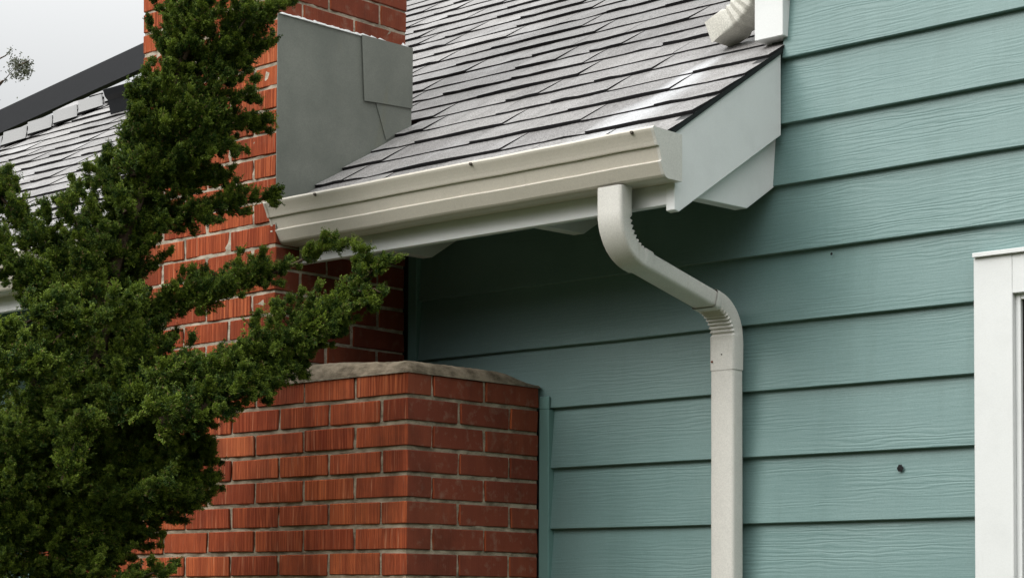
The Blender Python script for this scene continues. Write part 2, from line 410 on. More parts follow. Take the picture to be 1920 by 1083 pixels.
def shingle_mesh(wd, thick, seed):
    """tab: ragged butt edge, tapered to the head; local x along eave, y up the slope, z off the deck"""
    r = random.Random(seed); ln = .142; n = 3 if wd < .2 else 4
    h0 = .0035; t = .0072 if thick else .0030
    vs = []; fs = []; mi = []
    for i in range(n+1):
        x = .0012+(wd-.0024)*i/n; j = r.uniform(-.0050, .0035); jz = r.uniform(-.0014, .0018)
        vs += [(x, j, h0*.55), (x, j+.001, h0+t+jz), (x, ln*.5, h0*.6+t*.62), (x, ln, .0012)]
    for i in range(n):
        a = i*4; b = a+4
        fs += [(a, b, b+1, a+1), (a+1, b+1, b+2, a+2), (a+2, b+2, b+3, a+3)]; mi += [1, 0, 0]
    fs += [(0, 1, 2, 3), tuple(n*4+k for k in (3, 2, 1, 0))]; mi += [1, 1]
    return vs, fs, mi
WID = [.13, .17, .205, .24, .29, .34, .40]
SH = {}
for wd in WID:
    for th in (0, 1):
        for k in range(2):
            vs, fs, mi = shingle_mesh(wd, th, hash((wd, th, k)) & 0xffff)
            SH[wd, th, k] = (vs, fs, mi, mesh('shingle', vs, fs, [M['shingle'], M['butt']], mi))
rotS = Matrix(((1, 0, 0), (0, upv[1], nrm[1]), (0, upv[2], nrm[2]))).to_4x4()
EXP = .1255; CS = math.hypot(1, RM); nsh = 0; rest = MB()
def shingle_ok(x, w_, y):          # inside the roof outline
    if y < .50 and (x+w_ > -1.139 and x < -.5215): return False
    return True
k = 0
while True:
    y = EY-.012+k*EXP/CS
    if y > RY-.02: break
    xr = .8235 if y < D-.06 else .762
    xl = y-HX+.02
    x = xr; prev = -1
    while x > xl:
        wd = random.choice(WID); th = 1-prev if prev >= 0 and random.random() < .72 else random.randint(0, 1); prev = th
        segs = [(x-wd, wd)]
        if y < .525:
            a, b = -1.139, -.5215          # the chimney stands in the eave
            if x > b > x-wd: segs = [(b, x-b)]; wd = x-b
            elif x <= b+1e-6 and x > a: x = a; continue
        for a_, w_ in segs:
            base = min(WID, key=lambda q: abs(q-w_)); kk = random.randint(0, 1)
            vs, fs, mi, me = SH[base, th, kk]; sc = w_/base
            P = Vector((a_, y, rz(y)))
            ctr = np.array((a_+w_/2, y+.05, rz(y+.05))); px = proj(ctr)
            seen = -90 < px[0] < 2000 and -30 < px[1] < 620
            if seen and ctr[0] < -.53 and y > .3 and 290 < px[0] < 735: seen = False      # behind the chimney
            if seen and px[0] < 300 and y > 2.1: seen = False
            if seen and px[0] > 1500: seen = False
            if seen and nsh < 300:
                o = bpy.data.objects.new('shingle', me); col.objects.link(o); o.parent = roof
                o.matrix_local = Matrix.Translation(P) @ rotS @ Matrix.Diagonal((sc, 1, 1, 1)); nsh += 1
            else:
                mt = Matrix.Translation(P) @ rotS @ Matrix.Diagonal((sc, 1, 1, 1))
                rest.add([tuple(mt @ Vector(v)) for v in vs], fs, mi)
        x -= wd
    k += 1
print('shingles', nsh, len(rest.v))
o = link('shingle_field', mesh('shingle_field', rest.v, rest.f, [M['shingle'], M['butt']], rest.mi), roof)
tag(o, kind='stuff')
# hip caps
hd = np.array([1, 1, RM]); hl = np.linalg.norm(hd); hd = hd/hl
sidev = np.cross(hd, nrm); sidev /= np.linalg.norm(sidev)
lft = np.array([-RM, 0, 1])/math.hypot(1, RM); side2 = np.cross(lft, hd); side2 /= np.linalg.norm(side2)
capme = []
for s_ in range(3):
    r = random.Random(s_); vs = []
    for u, h in ((0, .022), (.117, .010)):
        for tt in (1, .55, .0):
            vs.append(sidev*.42*tt + hd*(u+r.uniform(-.003, .003)) + nrm*(h+.004*(tt < .1)))
        for tt in (.55, 1): vs.append(side2*.152*tt + hd*u + lft*h)
    for q in range(5): vs.append(np.array(vs[q])-nrm*.010)
    fs = [(i, i+1, i+6, i+5) for i in range(4)]+[(i+10, i+11, i+1, i) for i in range(4)]+[(0, 5, 10)]
    capme.append(mesh('hip_cap', vs, fs, [M['cap'], M['butt']], [0]*4+[1]*4+[1]))
for i in range(24):
    y = .2+i*.128/hl
    o = bpy.data.objects.new('hip_cap', capme[i % 3]); col.objects.link(o); o.parent = roof
    o.location = (y-HX, y, rz(y)+.006)

# ---- fascia, rake, lookouts
XR = .8167
part('fascia', lambda m: m.box(-.5225, XR-.0262, .085, .107, .412, .572), M['trim'], label='white fascia board behind the gutter')
part('fascia', lambda m: m.box(-5.7, -1.1385, .085, .107, .412, .572), M['trim'], label='white fascia board left of the chimney')
part('rake_board', lambda m: m.prism_x([(.080, .396), (.097, .393), (D-.0045, .393+.606*(D-.10)), (D-.0045, rz(D)-.007), (.080, rz(.080)-.007)], XR-.026, XR),
     M['trim'], label='white sloping rake board closing the eaves against the siding')
part('drip_edge', lambda m: m.prism_x([(.060, rz(.060)-.012), (D-.005, rz(D-.005)-.012), (D-.005, rz(D-.005)+.004), (.060, rz(.060)+.004)], XR-.0265, XR+.0045),
     M['black'], bevel=0)
def lookout(x0, x1, name='lookout'):
    part(name, lambda m: m.prism_x([(.112, .445), (.415, .452), (D-.001+.02, .533), (D-.001+.02, rz(D)-.05), (.112, rz(.112)-.05)], x0, x1), M['trim'])
lookout(.752, .7885)
for x in (.2537, -.3184, -.516): lookout(x-.0365, x) if x > -.5 else lookout(-.5215, -.489)

# ---- window
win = MB()
win.box(WX0, WX0+.1005, D-.020, D+.03, WZ0, WZ1-.012)          # left casing
win.box(WX1-.1005, WX1, D-.020, D+.03, WZ0, WZ1-.012)
win.box(WX0+.1005, WX1-.1005, D-.0195, D+.03, WZ1-.012-.092, WZ1-.012)
win.box(WX0+.1005, WX1-.1005, D-.0195, D+.03, WZ0, WZ0+.1)
win = win.build('window', M['trim'], house, .0015)
win['label'] = 'white cased window at the right end of the siding'
wx0, wx1, wz0, wz1 = WX0+.1005, WX1-.1005, WZ0+.1, WZ1-.104
def wpart(name, boxes, mat, bev=.001):
    m = MB()
    for b in boxes: m.box(*b)
    o = m.build(name, mat, None, bev); o.parent = win; return o
wpart('drip_cap', [(WX0+.002, WX1, D-.030, D+.02, WZ1-.0115, WZ1-.001)], M['trim'])
wpart('frame', [(wx0, wx0+.0135, D-.006, D+.06, wz0, wz1), (wx1-.0135, wx1, D-.006, D+.06, wz0, wz1),
                (wx0+.0135, wx1-.0135, D-.0055, D+.06, wz1-.0135, wz1), (wx0+.0135, wx1-.0135, D-.0055, D+.06, wz0, wz0+.02)], M['trim'])
a, b, c, d = wx0+.0135, wx1-.0135, wz0+.02, wz1-.0135
wpart('screen_frame', [(a, a+.003, D+.004, D+.03, c, d), (b-.003, b, D+.004, D+.03, c, d), (a+.003, b-.003, D+.005, D+.03, d-.004, d), (a+.003, b-.003, D+.004, D+.03, c, c+.01)], M['black'], 0)
wpart('sash_bar', [(a+.003, b-.003, D+.006, D+.03, .045, .068)], M['black'], 0)
for z0, z1 in ((.068, d-.004), (c+.01, .045)):
    wpart('pane', [(a+.003, b-.003, D+.020, D+.024, z0, z1)], M['glass'], 0)
nb = 30
for i in range(nb):
    z = c+.02+(d-c-.03)*i/nb
    m = MB(); m.add([(a+.02, D+.055, z), (b-.02, D+.055, z), (b-.02, D+.075, z+.042), (a+.02, D+.075, z+.042)], [(0, 1, 2, 3)])
    m.add([(a+.02, D+.057, z), (b-.02, D+.057, z), (b-.02, D+.077, z+.042), (a+.02, D+.077, z+.042)], [(3, 2, 1, 0)])
    o = m.build('blind_slat', M['blind']); o.parent = win
wpart('room_back', [(wx0-.2, wx1+.2, D+.9, D+.95, wz0-.2, wz1+.2)], M['sheath'], 0)

# ---- rear wing seen over the left hip: dark rake, dormer gutter and pale roof
YB = 4.6
p0, p1, p2, p3 = [onY(q, YB) for q in ((-90, 247), (330, 51), (330, 100), (-90, 291))]
m = MB(); vs = [p0, p1, p2, p3]; n = len(vs)
m.add([tuple(v) for v in vs]+[(v[0], YB+.05, v[2]) for v in vs], [(0, 1, 2, 3), (7, 6, 5, 4), (0, 4, 5, 1), (1, 5, 6, 2), (2, 6, 7, 3), (3, 7, 4, 0)])
o = m.build('rear_rake', M['dark'], house, .004); o['label'] = 'dark rake edge of the rear wing against the sky'
YD = 1.62
q0, q1 = onY((192, 168), YD), onY((216, 207), YD); XDR = float(onY((560, 80), YD)[0])
dg = MB(); zt, zb_ = q0[2], q0[2]-.105
prof = [(YD, zt), (YD+.012, zt-.03), (YD+.03, zt-.045), (YD+.045, zb_), (YD+.10, zb_), (YD+.10, zt)]
dg.prism_x([(y, z) for y, z in reversed(prof)][::-1], q0[0], XDR)
o = dg.build('dormer_gutter', M['dark'], house, .002); o['label'] = 'short dark gutter behind the chimney'
xw = float(onY((217, 215), YD+.12)[0])
m = MB(); m.box(xw, XDR, YD+.11, YD+.9, rz(YD+.1)-.05, zt-.012)
m.build('dormer_wall', M['trim'], house)
m = MB(); m.add([(q0[0]+.015, YD+.05, zt+.004), (XDR, YD+.05, zt+.004), (XDR, YD+.9, zt+.30), (q0[0]+.015, YD+.9, zt+.30),
                 (q0[0]+.015, YD+.05, zt-.010), (XDR, YD+.05, zt-.010), (XDR, YD+.9, zt+.285), (q0[0]+.015, YD+.9, zt+.285)],
                [(0, 1, 2, 3), (7, 6, 5, 4), (0, 4, 5, 1), (1, 5, 6, 2), (2, 6, 7, 3), (3, 7, 4, 0)])
m.build('dormer_roof', M['cap'], house)

# ================================================================== CHIMNEY
ch = empty('brick_chimney', (-.7, .26, GZ))
tag(ch, 'red combed-brick chimney with cement shoulder and grey metal flashing', 'chimney')
XC, XCL, CDEP = -.5275, -1.1365, .512
BL, BWD, BH = .1935, .092, .0575
BM = {}
def brick_mesh(lx, ly, lz, v):
    key = (round(lx, 3), round(ly, 3), round(lz, 3), v)
    if key in BM: return BM[key]
    r = random.Random(str(key)); m = MB(); m.box(-lx/2, lx/2, -ly/2, ly/2, -lz/2, lz/2)
    me = mesh('brick', m.v, m.f, M['brick'])
    bm = bmesh.new(); bm.from_mesh(me)
    for q in bm.verts: q.co += Vector((r.uniform(-.0016, .0016), r.uniform(-.0008, .0008), r.uniform(-.0015, .0015)))
    bmesh.ops.bevel(bm, geom=list(bm.edges), offset=.0022, segments=1, affect='EDGES')
    for q in bm.verts: q.co += Vector((r.uniform(-.0005, .0005),)*3)
    bm.to_mesh(me); bm.free(); BM[key] = me; return me
fld = MB(); nbk = 0
def brick(x0, x1, y0, y1, z0, z1):
    global nbk
    me = brick_mesh(x1-x0, y1-y0, z1-z0, random.randint(0, 3))
    P = Vector(((x0+x1)/2, (y0+y1)/2, (z0+z1)/2)) + Vector((random.uniform(-.0012, .0012), random.uniform(-.0018, .0012), random.uniform(-.0008, .0008)))
    px = proj(P)
    if -40 < px[0] < 1960 and -30 < px[1] < 1130 and nbk < 300:
        o = bpy.data.objects.new('brick', me); col.objects.link(o); o.parent = ch
        o.location = P-Vector(ch.location); nbk += 1
    else:
        n = len(fld.v); fld.v += [tuple(v.co+P) for v in me.vertices]; fld.f += [tuple(i+n for i in p.vertices) for p in me.polygons]; fld.mi += [0]*len(me.polygons)
J = .0098
def front_run(xr, xl, z0, z1, typeA):
    """bricks of one course on the front, right to left, after the corner brick"""
    x = xr-(BL if typeA else BWD)-J
    while x > xl+.03:
        a = max(x-BL, xl)
        if a-xl < .04: a = xl
        brick(a, x, 0, BWD, z0, z1); x = a-J
def side_run(xr, yend, z0, z1, typeA):
    y = (BWD if typeA else BL)+J
    while y < yend-.03:
        b = min(y+BL, yend)
        if yend-b < .03: b = yend
        brick(xr-BWD, xr, y, b, z0, z1); y = b+J
# lower stack
zt = .0618; i = 0; LOWL = -1.66
while zt > GZ:
    A = i % 2 == 0; z0 = zt-BH
    brick(-BL if A else -BWD, 0, 0, BWD if A else BL, z0, zt)
    front_run(0, LOWL, z0, zt, A); side_run(0, D-.0095, z0, zt, A)
    zt -= .0677; i += 1
# upper stack
MODU = .0643; zu = .649+.0045; base_i = 0
rows = [.649-.0643*9+ j*MODU for j in range(0, 34)]
for j, zm in enumerate(rows):
    z0 = zm+.0042; z1 = zm+MODU-.0042
    if z1 < .05: continue
    A = (j-9) % 2 == 1
    brick(XC-BL if A else XC-BWD, XC, 0, BWD if A else BL, z0, z1)
    front_run(XC, XCL, z0, z1, A); side_run(XC, CDEP, z0, z1, A)
    # left return and back, out of sight but standing
print('bricks', nbk)
o = link('brickwork', mesh('brickwork', fld.v, fld.f, M['brick'], fld.mi), ch); tag(o, kind='stuff')
def rough_box(name, x0, x1, y0, y1, z0, z1, mat, amp=.0016, step=.022):
    """mortar body with an uneven face"""
    m = MB(); rr = np.random.default_rng(3)
    def sheet(o_, u, v, nu, nv, nn):
        vs = []
        for i in range(nu+1):
            for j in range(nv+1):
                e = 0 if i in (0, nu) or j in (0, nv) else rr.normal()*amp
                vs.append(np.array(o_)+np.array(u)*i/nu+np.array(v)*j/nv+np.array(nn)*e)
        m.add(vs, [(i*(nv+1)+j, (i+1)*(nv+1)+j, (i+1)*(nv+1)+j+1, i*(nv+1)+j+1) for i in range(nu) for j in range(nv)])
    nx, ny, nz = [max(2, int(round(k/step))) for k in (x1-x0, y1-y0, z1-z0)]
    sheet((x0, y0, z0), (x1-x0, 0, 0), (0, 0, z1-z0), nx, nz, (0, -1, 0))
    sheet((x1, y0, z0), (0, y1-y0, 0), (0, 0, z1-z0), ny, nz, (1, 0, 0))
    m.add([(x0, y0, z0), (x0, y1, z0), (x0, y1, z1), (x0, y0, z1)], [(0, 3, 2, 1)])
    m.add([(x0, y0, z1), (x1, y0, z1), (x1, y1, z1), (x0, y1, z1)], [(0, 1, 2, 3)])
    m.add([(x0, y1, z0), (x1, y1, z0), (x1, y1, z1), (x0, y1, z1)], [(0, 1, 2, 3)])
    return link(name, mesh(name, m.v, m.f, mat, m.mi, True), ch)
rough_box('mortar', LOWL+.006, -.0055, .0055, D-.0095, -.75, .060, M['mortar'])
rough_box('mortar', XCL+.004, XC-.0035, .0035, CDEP-.003, .055, 2.8, M['pale_mortar'])
m = MB(); m.box(LOWL+.008, -.008, .008, D-.01, GZ, -.752); m.build('mortar', M['mortar'], ch)
# cement shoulder
def shoulder(xo, xi, flip):
    nx, ny = 46, 46; vs = []; fs = []
    X0, X1, Y0, Y1 = -.004, .5235, -.004, D-.004       # distance from the outer end
    for i in range(nx+1):
        u = X0+(X1-X0)*(i/nx)**1.5
        for j in range(ny+1):
            v = Y0+(Y1-Y0)*(j/ny)**1.0 if j else Y0
            y = v; dx = u-X0; dy = y-Y0; de = min(dx, dy)
            s_ = 1-math.exp(-de/.011)
            back = min(1, max(0, (Y1-y)/.15)); back = back*back*(3-2*back) if back < 1 else 1
            h = .0615+.036*s_*(.30+.70*back) + .085*max(0, dx-.02)*.5
            h += .0022*math.sin(17*u+3)*math.sin(13*y+1)*s_ + rng.normal()*.0006
            if de <= 0: h = .0605
            vs.append((xo-u if not flip else xo+u, y+(rng.normal()*.001 if de > 0 else 0), h))
    for i in range(nx):
        for j in range(ny):
            a = i*(ny+1)+j; fs.append((a, a+1, a+ny+2, a+ny+1) if not flip else (a, a+ny+1, a+ny+2, a+1))
    bm = bmesh.new(); me = mesh('cement_shoulder', vs, fs, M['cement'], None, True)
    bm.from_mesh(me); bmesh.ops.recalc_face_normals(bm, faces=bm.faces)
    if sum(f.normal.z for f in bm.faces) < 0: bmesh.ops.reverse_faces(bm, faces=bm.faces)
    bm.to_mesh(me); bm.free()
    o = link('cement_shoulder', me, ch)
    return o
shoulder(0, XC, False); shoulder(LOWL, XCL, True)
# flashing on the right face of the upper stack
FX = XC
fl = MB()
def sheet_yz(m, poly, x0, x1): m.prism_x(poly, x0, x1)
sheet_yz(fl, [(-.001, .50), (.082, rz(.06)), (.527, rz(.527)-.004), (.527, 1.118), (-.001, 1.112)], FX+.0022, FX+.0042)
flash = fl.build('flashing', M['flash'], ch)
def fpart(name, m, mat, bev=0):
    o = m.build(name, mat, None, bev); o.parent = flash; return o
m = MB(); sheet_yz(m, [(.331, .925), (.5295, .938), (.5295, 1.121), (.319, 1.1175)], FX+.0085, FX+.0105); fpart('flashing_sheet', m, M['flash'])
m = MB(); sheet_yz(m, [(.424, rz(.424)+.012), (.5285, rz(.5285)+.008), (.5285, .945), (.381, .928)], FX+.0055, FX+.0070); fpart('flashing_sheet', m, M['flash'])
# caulk bead: lumpy strip on top edge
m = MB(); rr = random.Random(4); n = 60; vs = []
for i in range(n+1):
    y = .001+(CDEP+.012-.001)*i/n; h = 1.112+.006*i/n; t = .0045+abs(rr.gauss(0, .0032)); xo = .007+rr.uniform(0, .003)
    vs += [(FX-.002, y, h-.002), (FX+xo, y, h-.001), (FX+xo*.8, y, h+t*.6), (FX-.001, y, h+t)]
m.add(vs, [(a*4+j, (a+1)*4+j, (a+1)*4+j+1, a*4+j+1) for a in range(n) for j in range(3)])
fpart('caulk', m, M['trim'])

# ================================================================== GUTTERS
def gutter(x0, x1, label, screws, cap_r=True):
    base = Vector(((x0+x1)/2, .083, .46)); g = empty('gutter', base)
    tag(g, label, 'gutter', None)
    fy = -.028
    front = [(.0235, .4615), (.0195, .4635), (.0150, .4680), (.0005, .4960), (.0008, .4975), (.0052, .5008), (-.0060, .5330),
             (-.0105, .5322), (-.0120, .5345), (-.0150, .5430), (-.0190, .5520), (-.0230, .5600), (-.0262, .5660), (-.0280, .5710), (-.0270, .5745), (-.0235, .5765), (-.018, .5745)]
    outer = [(.0825, .5735), (.0825, .4605), (.030, .4600)]+front
    m = MB(); n = len(outer); NX = max(2, int((x1-x0)/.12)); vs = []
    for i in range(NX+1):
        x = x0+(x1-x0)*i/NX; wz = random.uniform(-.0009, .0009)*(0 < i < NX); wy = random.uniform(-.0009, .0009)*(0 < i < NX)
        for y, z in outer: vs.append((x, y+(wy if y < .05 else 0), z+wz))
        for y, z in outer: vs.append((x, y+(.0012 if y < .05 else -.0012), z+wz+.0008))
    fs = []
    for i in range(NX):
        a = i*2*n; b = a+2*n
        fs += [(a+j, a+j+1, b+j+1, b+j) for j in range(n-1)]+[(a+n+j, b+n+j, b+n+j+1, a+n+j+1) for j in range(n-1)]
    m.add(vs, fs); o = m.build('trough', M['gutter'], g)
    for p in o.data.polygons: p.use_smooth = False
    pts = outer
    for xe, s_ in ((x0, -1), (x1, 1)):
        m = MB(); m.prism_x(list(reversed([(y-(.0012 if y < .05 else -.0), z) for y, z in pts])), xe-.0012 if s_ > 0 else xe-.0014, xe+.0014 if s_ > 0 else xe+.0012)
        # rolled flange that grips the trough
        for (ya, za), (yb, zb) in zip(front[:-3], front[1:-2]):
            lo, hi = (xe-.007, xe+.001) if s_ > 0 else (xe-.001, xe+.007)
            m.add([(lo, ya-.0014, za), (hi, ya-.0014, za), (hi, yb-.0014, zb), (lo, yb-.0014, zb)], [(0, 1, 2, 3)])
        m.build('end_cap', M['pipe'] if s_ > 0 else M['gutter'], g)
    for x in screws:
        me = bpy.data.meshes.new('screw'); bm = bmesh.new()
        bmesh.ops.create_cone(bm, cap_ends=True, segments=8, radius1=.0052, radius2=.0035, depth=.007, matrix=Matrix.Rotation(R(90), 4, 'X'))
        bm.to_mesh(me); bm.free(); me.materials.append(M['screw'])
        link('screw', me, g, (x, -.0295, .5685))
    return g
gutter(-.546, .836, 'almond metal gutter right of the chimney, along the shingled eave', (-.3325, .2506, .773))
gutter(-5.6, -1.1395, 'pale gutter left of the chimney, half hidden behind the juniper', (-1.6, -2.3))

# ================================================================== DOWNSPOUTS
def rrect(a, b, r, k=3):
    pts = []
    for cx, cy, s_ in ((a-r, b-r, 0), (-a+r, b-r, 90), (-a+r, -b+r, 180), (a-r, -b+r, 270)):
        for i in range(k+1):
            t = R(s_+90*i/k); pts.append((cx+r*math.cos(t), cy+r*math.sin(t)))
    return pts
def sweep(path, side, a, b, r=.009, scale=None, mod=None, cap=False, wob=0):
    """sweep a rounded rectangle; 'side' is the constant width direction; mod(i, pu, pv) -> scale of one vertex"""
    prof = rrect(a, b, r); n = len(prof); m = MB(); vs = []; P = [Vector(p) for p in path]; S = Vector(side).normalized()
    for i, p in enumerate(P):
        t = (P[min(i+1, len(P)-1)]-P[max(i-1, 0)]).normalized(); nn = t.cross(S).normalized()
        sc = scale[i] if scale else 1
        for u, v in prof:
            f = mod(i, u, v) if mod else 0
            vs.append(p + S*(u*sc - (abs(f)*.8 if u > 0 else -abs(f)*.8)) + nn*(v*sc+f) + Vector((random.uniform(-wob, wob), random.uniform(-wob, wob), 0)))
    fs = [(i*n+j, i*n+(j+1) % n, (i+1)*n+(j+1) % n, (i+1)*n+j) for i in range(len(P)-1) for j in range(n)]
    if cap: fs += [tuple(range(n)), tuple(reversed(range((len(P)-1)*n, len(P)*n)))]
    m.add(vs, fs); return m
def arc(p0, d0, d1, rad, n):
    """points of a bend from p0 heading d0 to heading d1"""
    d0 = Vector(d0).normalized(); d1 = Vector(d1).normalized(); ang = d0.angle(d1)
    c = (d1-d0*d0.dot(d1)).normalized(); out = []
    for i in range(n+1):
        t = ang*i/n; out.append(Vector(p0)+d0*rad*math.sin(t)+c*rad*(1-math.cos(t)))
    return out
def smooth(o, ang=35):
    for p in o.data.polygons: p.use_smooth = True
    try:
        o.data.set_sharp_from_angle(angle=R(ang))
    except Exception: pass
    return o
ds = empty('downspout', (.672, .48, GZ))
tag(ds, 'almond rectangular downspout with two crimped elbows running down the teal siding', 'downspout')
X0 = .672; A_, B_ = .0375, .0235; YW = D-.006-B_-.010
y0 = .032; YS = YW-y0
diag = Vector((0, .975, -.225)).normalized()
z_top = .4605
r1 = .104
start = Vector((X0, y0, .398))
e1 = [Vector((X0, y0, z_top)), Vector((X0, y0, .44)), Vector((X0, y0, .41))]+arc(start, (0, 0, -1), diag, r1, 18)
lastn = e1[-1]
# second elbow ends vertical at YW
r2 = .095
tmp = arc((0, 0, 0), diag, (0, 0, -1), r2, 18); dyy = tmp[-1].y
run = (YW-dyy-lastn.y)/diag.y
e2s = lastn+diag*run
e1x = e1+[lastn+diag*.02]
def crimp(n0, n1, sgn, amp=.0050, prob=1):
    def f(i, u, v):
        w_ = max(0.0, (v*sgn+.010)/(B_+.010))
        return -sgn*amp*w_*(i % 2) if n0 <= i <= n1 else 0
    return f
def dens(path, k):      # more stations so that crimps read
    out = []
    for a, b in zip(path[:-1], path[1:]):
        for j in range(k): out.append(a.lerp(b, j/k))
    return out+[path[-1]]
smooth(sweep(e1x, (1, 0, 0), A_*1.03, B_*1.03, mod=crimp(4, 19, -1), wob=.0003).build('elbow', M['pipe'], ds))
off = [lastn+diag*(.012+(run-.030)*t) for t in (0, .3, .6, 1)]
smooth(sweep(off, (1, 0, 0), A_*.94, B_*.92, wob=.0003).build('offset_pipe', M['pipe'], ds))
e2 = [e2s-diag*.022, e2s-diag*.010]+arc(e2s, diag, (0, 0, -1), r2, 18); e2b = e2[-1]
e2 += [e2b-Vector((0, 0, t)) for t in (.012, .06, .11)]
zj = float(onX((1355, 692), X0)[2])
e2[-1].z = zj-.002
smooth(sweep(e2, (1, 0, 0), A_*1.03, B_*1.04, mod=crimp(3, 18, +1), wob=.0003).build('elbow', M['pipe'], ds))
dn = [Vector((X0, YW, zj+.03-(zj+.03-(GZ+.12))*t/16)) for t in range(17)]
smooth(sweep(dn, (1, 0, 0), A_*.985, B_*.98, wob=.0004).build('pipe', M['pipe'], ds))
for (q, mt, rr_) in (((1335, 678), 'rust', .0036), ((1353, 664), 'screw', .002)):
    c = onY(q, YW-B_*1.04-.0005); me = bpy.data.meshes.new('screw'); bm = bmesh.new()
    bmesh.ops.create_cone(bm, cap_ends=True, segments=8, radius1=rr_, radius2=rr_*.7, depth=.004, matrix=Matrix.Rotation(R(90), 4, 'X'))
    bm.to_mesh(me); bm.free(); me.materials.append(M[mt]); link('screw', me, ds, c)
# upper downspout: elbow emptying on the shingles
du = empty('downspout', (.71, .585, .95))
tag(du, 'short dirty downspout elbow emptying onto the roof beside the white corner board', 'downspout')
px0 = Vector((.702, .600, 1.9)); kick = Vector((-.90, -.02, -.36)).normalized()
pth = [Vector((.702, .600, z)) for z in (3.3, 2.2, 1.5, 1.14)]
smooth(sweep(pth, (0, 1, 0), A_*1.2, B_*1.25, wob=.0003).build('pipe', M['pipe'], du))
ar = arc((.702, .600, 1.1225), (0, 0, -1), kick, .14, 16)
pe = [Vector((.702, .600, 1.16))]+ar+[ar[-1]+kick*t for t in (.010, .020, .03, .042, .055)]
def flute(i, u, v):
    f = 0
    if 4 <= i <= 16 and v > .012: f = -.0045*(i % 2)
    if 4 <= i <= 16 and v < -.012: f = .0045*(i % 2)
    if i > 17: f += .0055*math.cos(u*250)*(i-17)/4*(1 if v > 0 else -1)
    return f
smooth(sweep(pe, (0, 1, 0), A_*1.28, B_*1.42, scale=[1]*(len(pe)-3)+[.985, .97, .95], mod=flute).build('elbow', M['dirtypipe'], du))

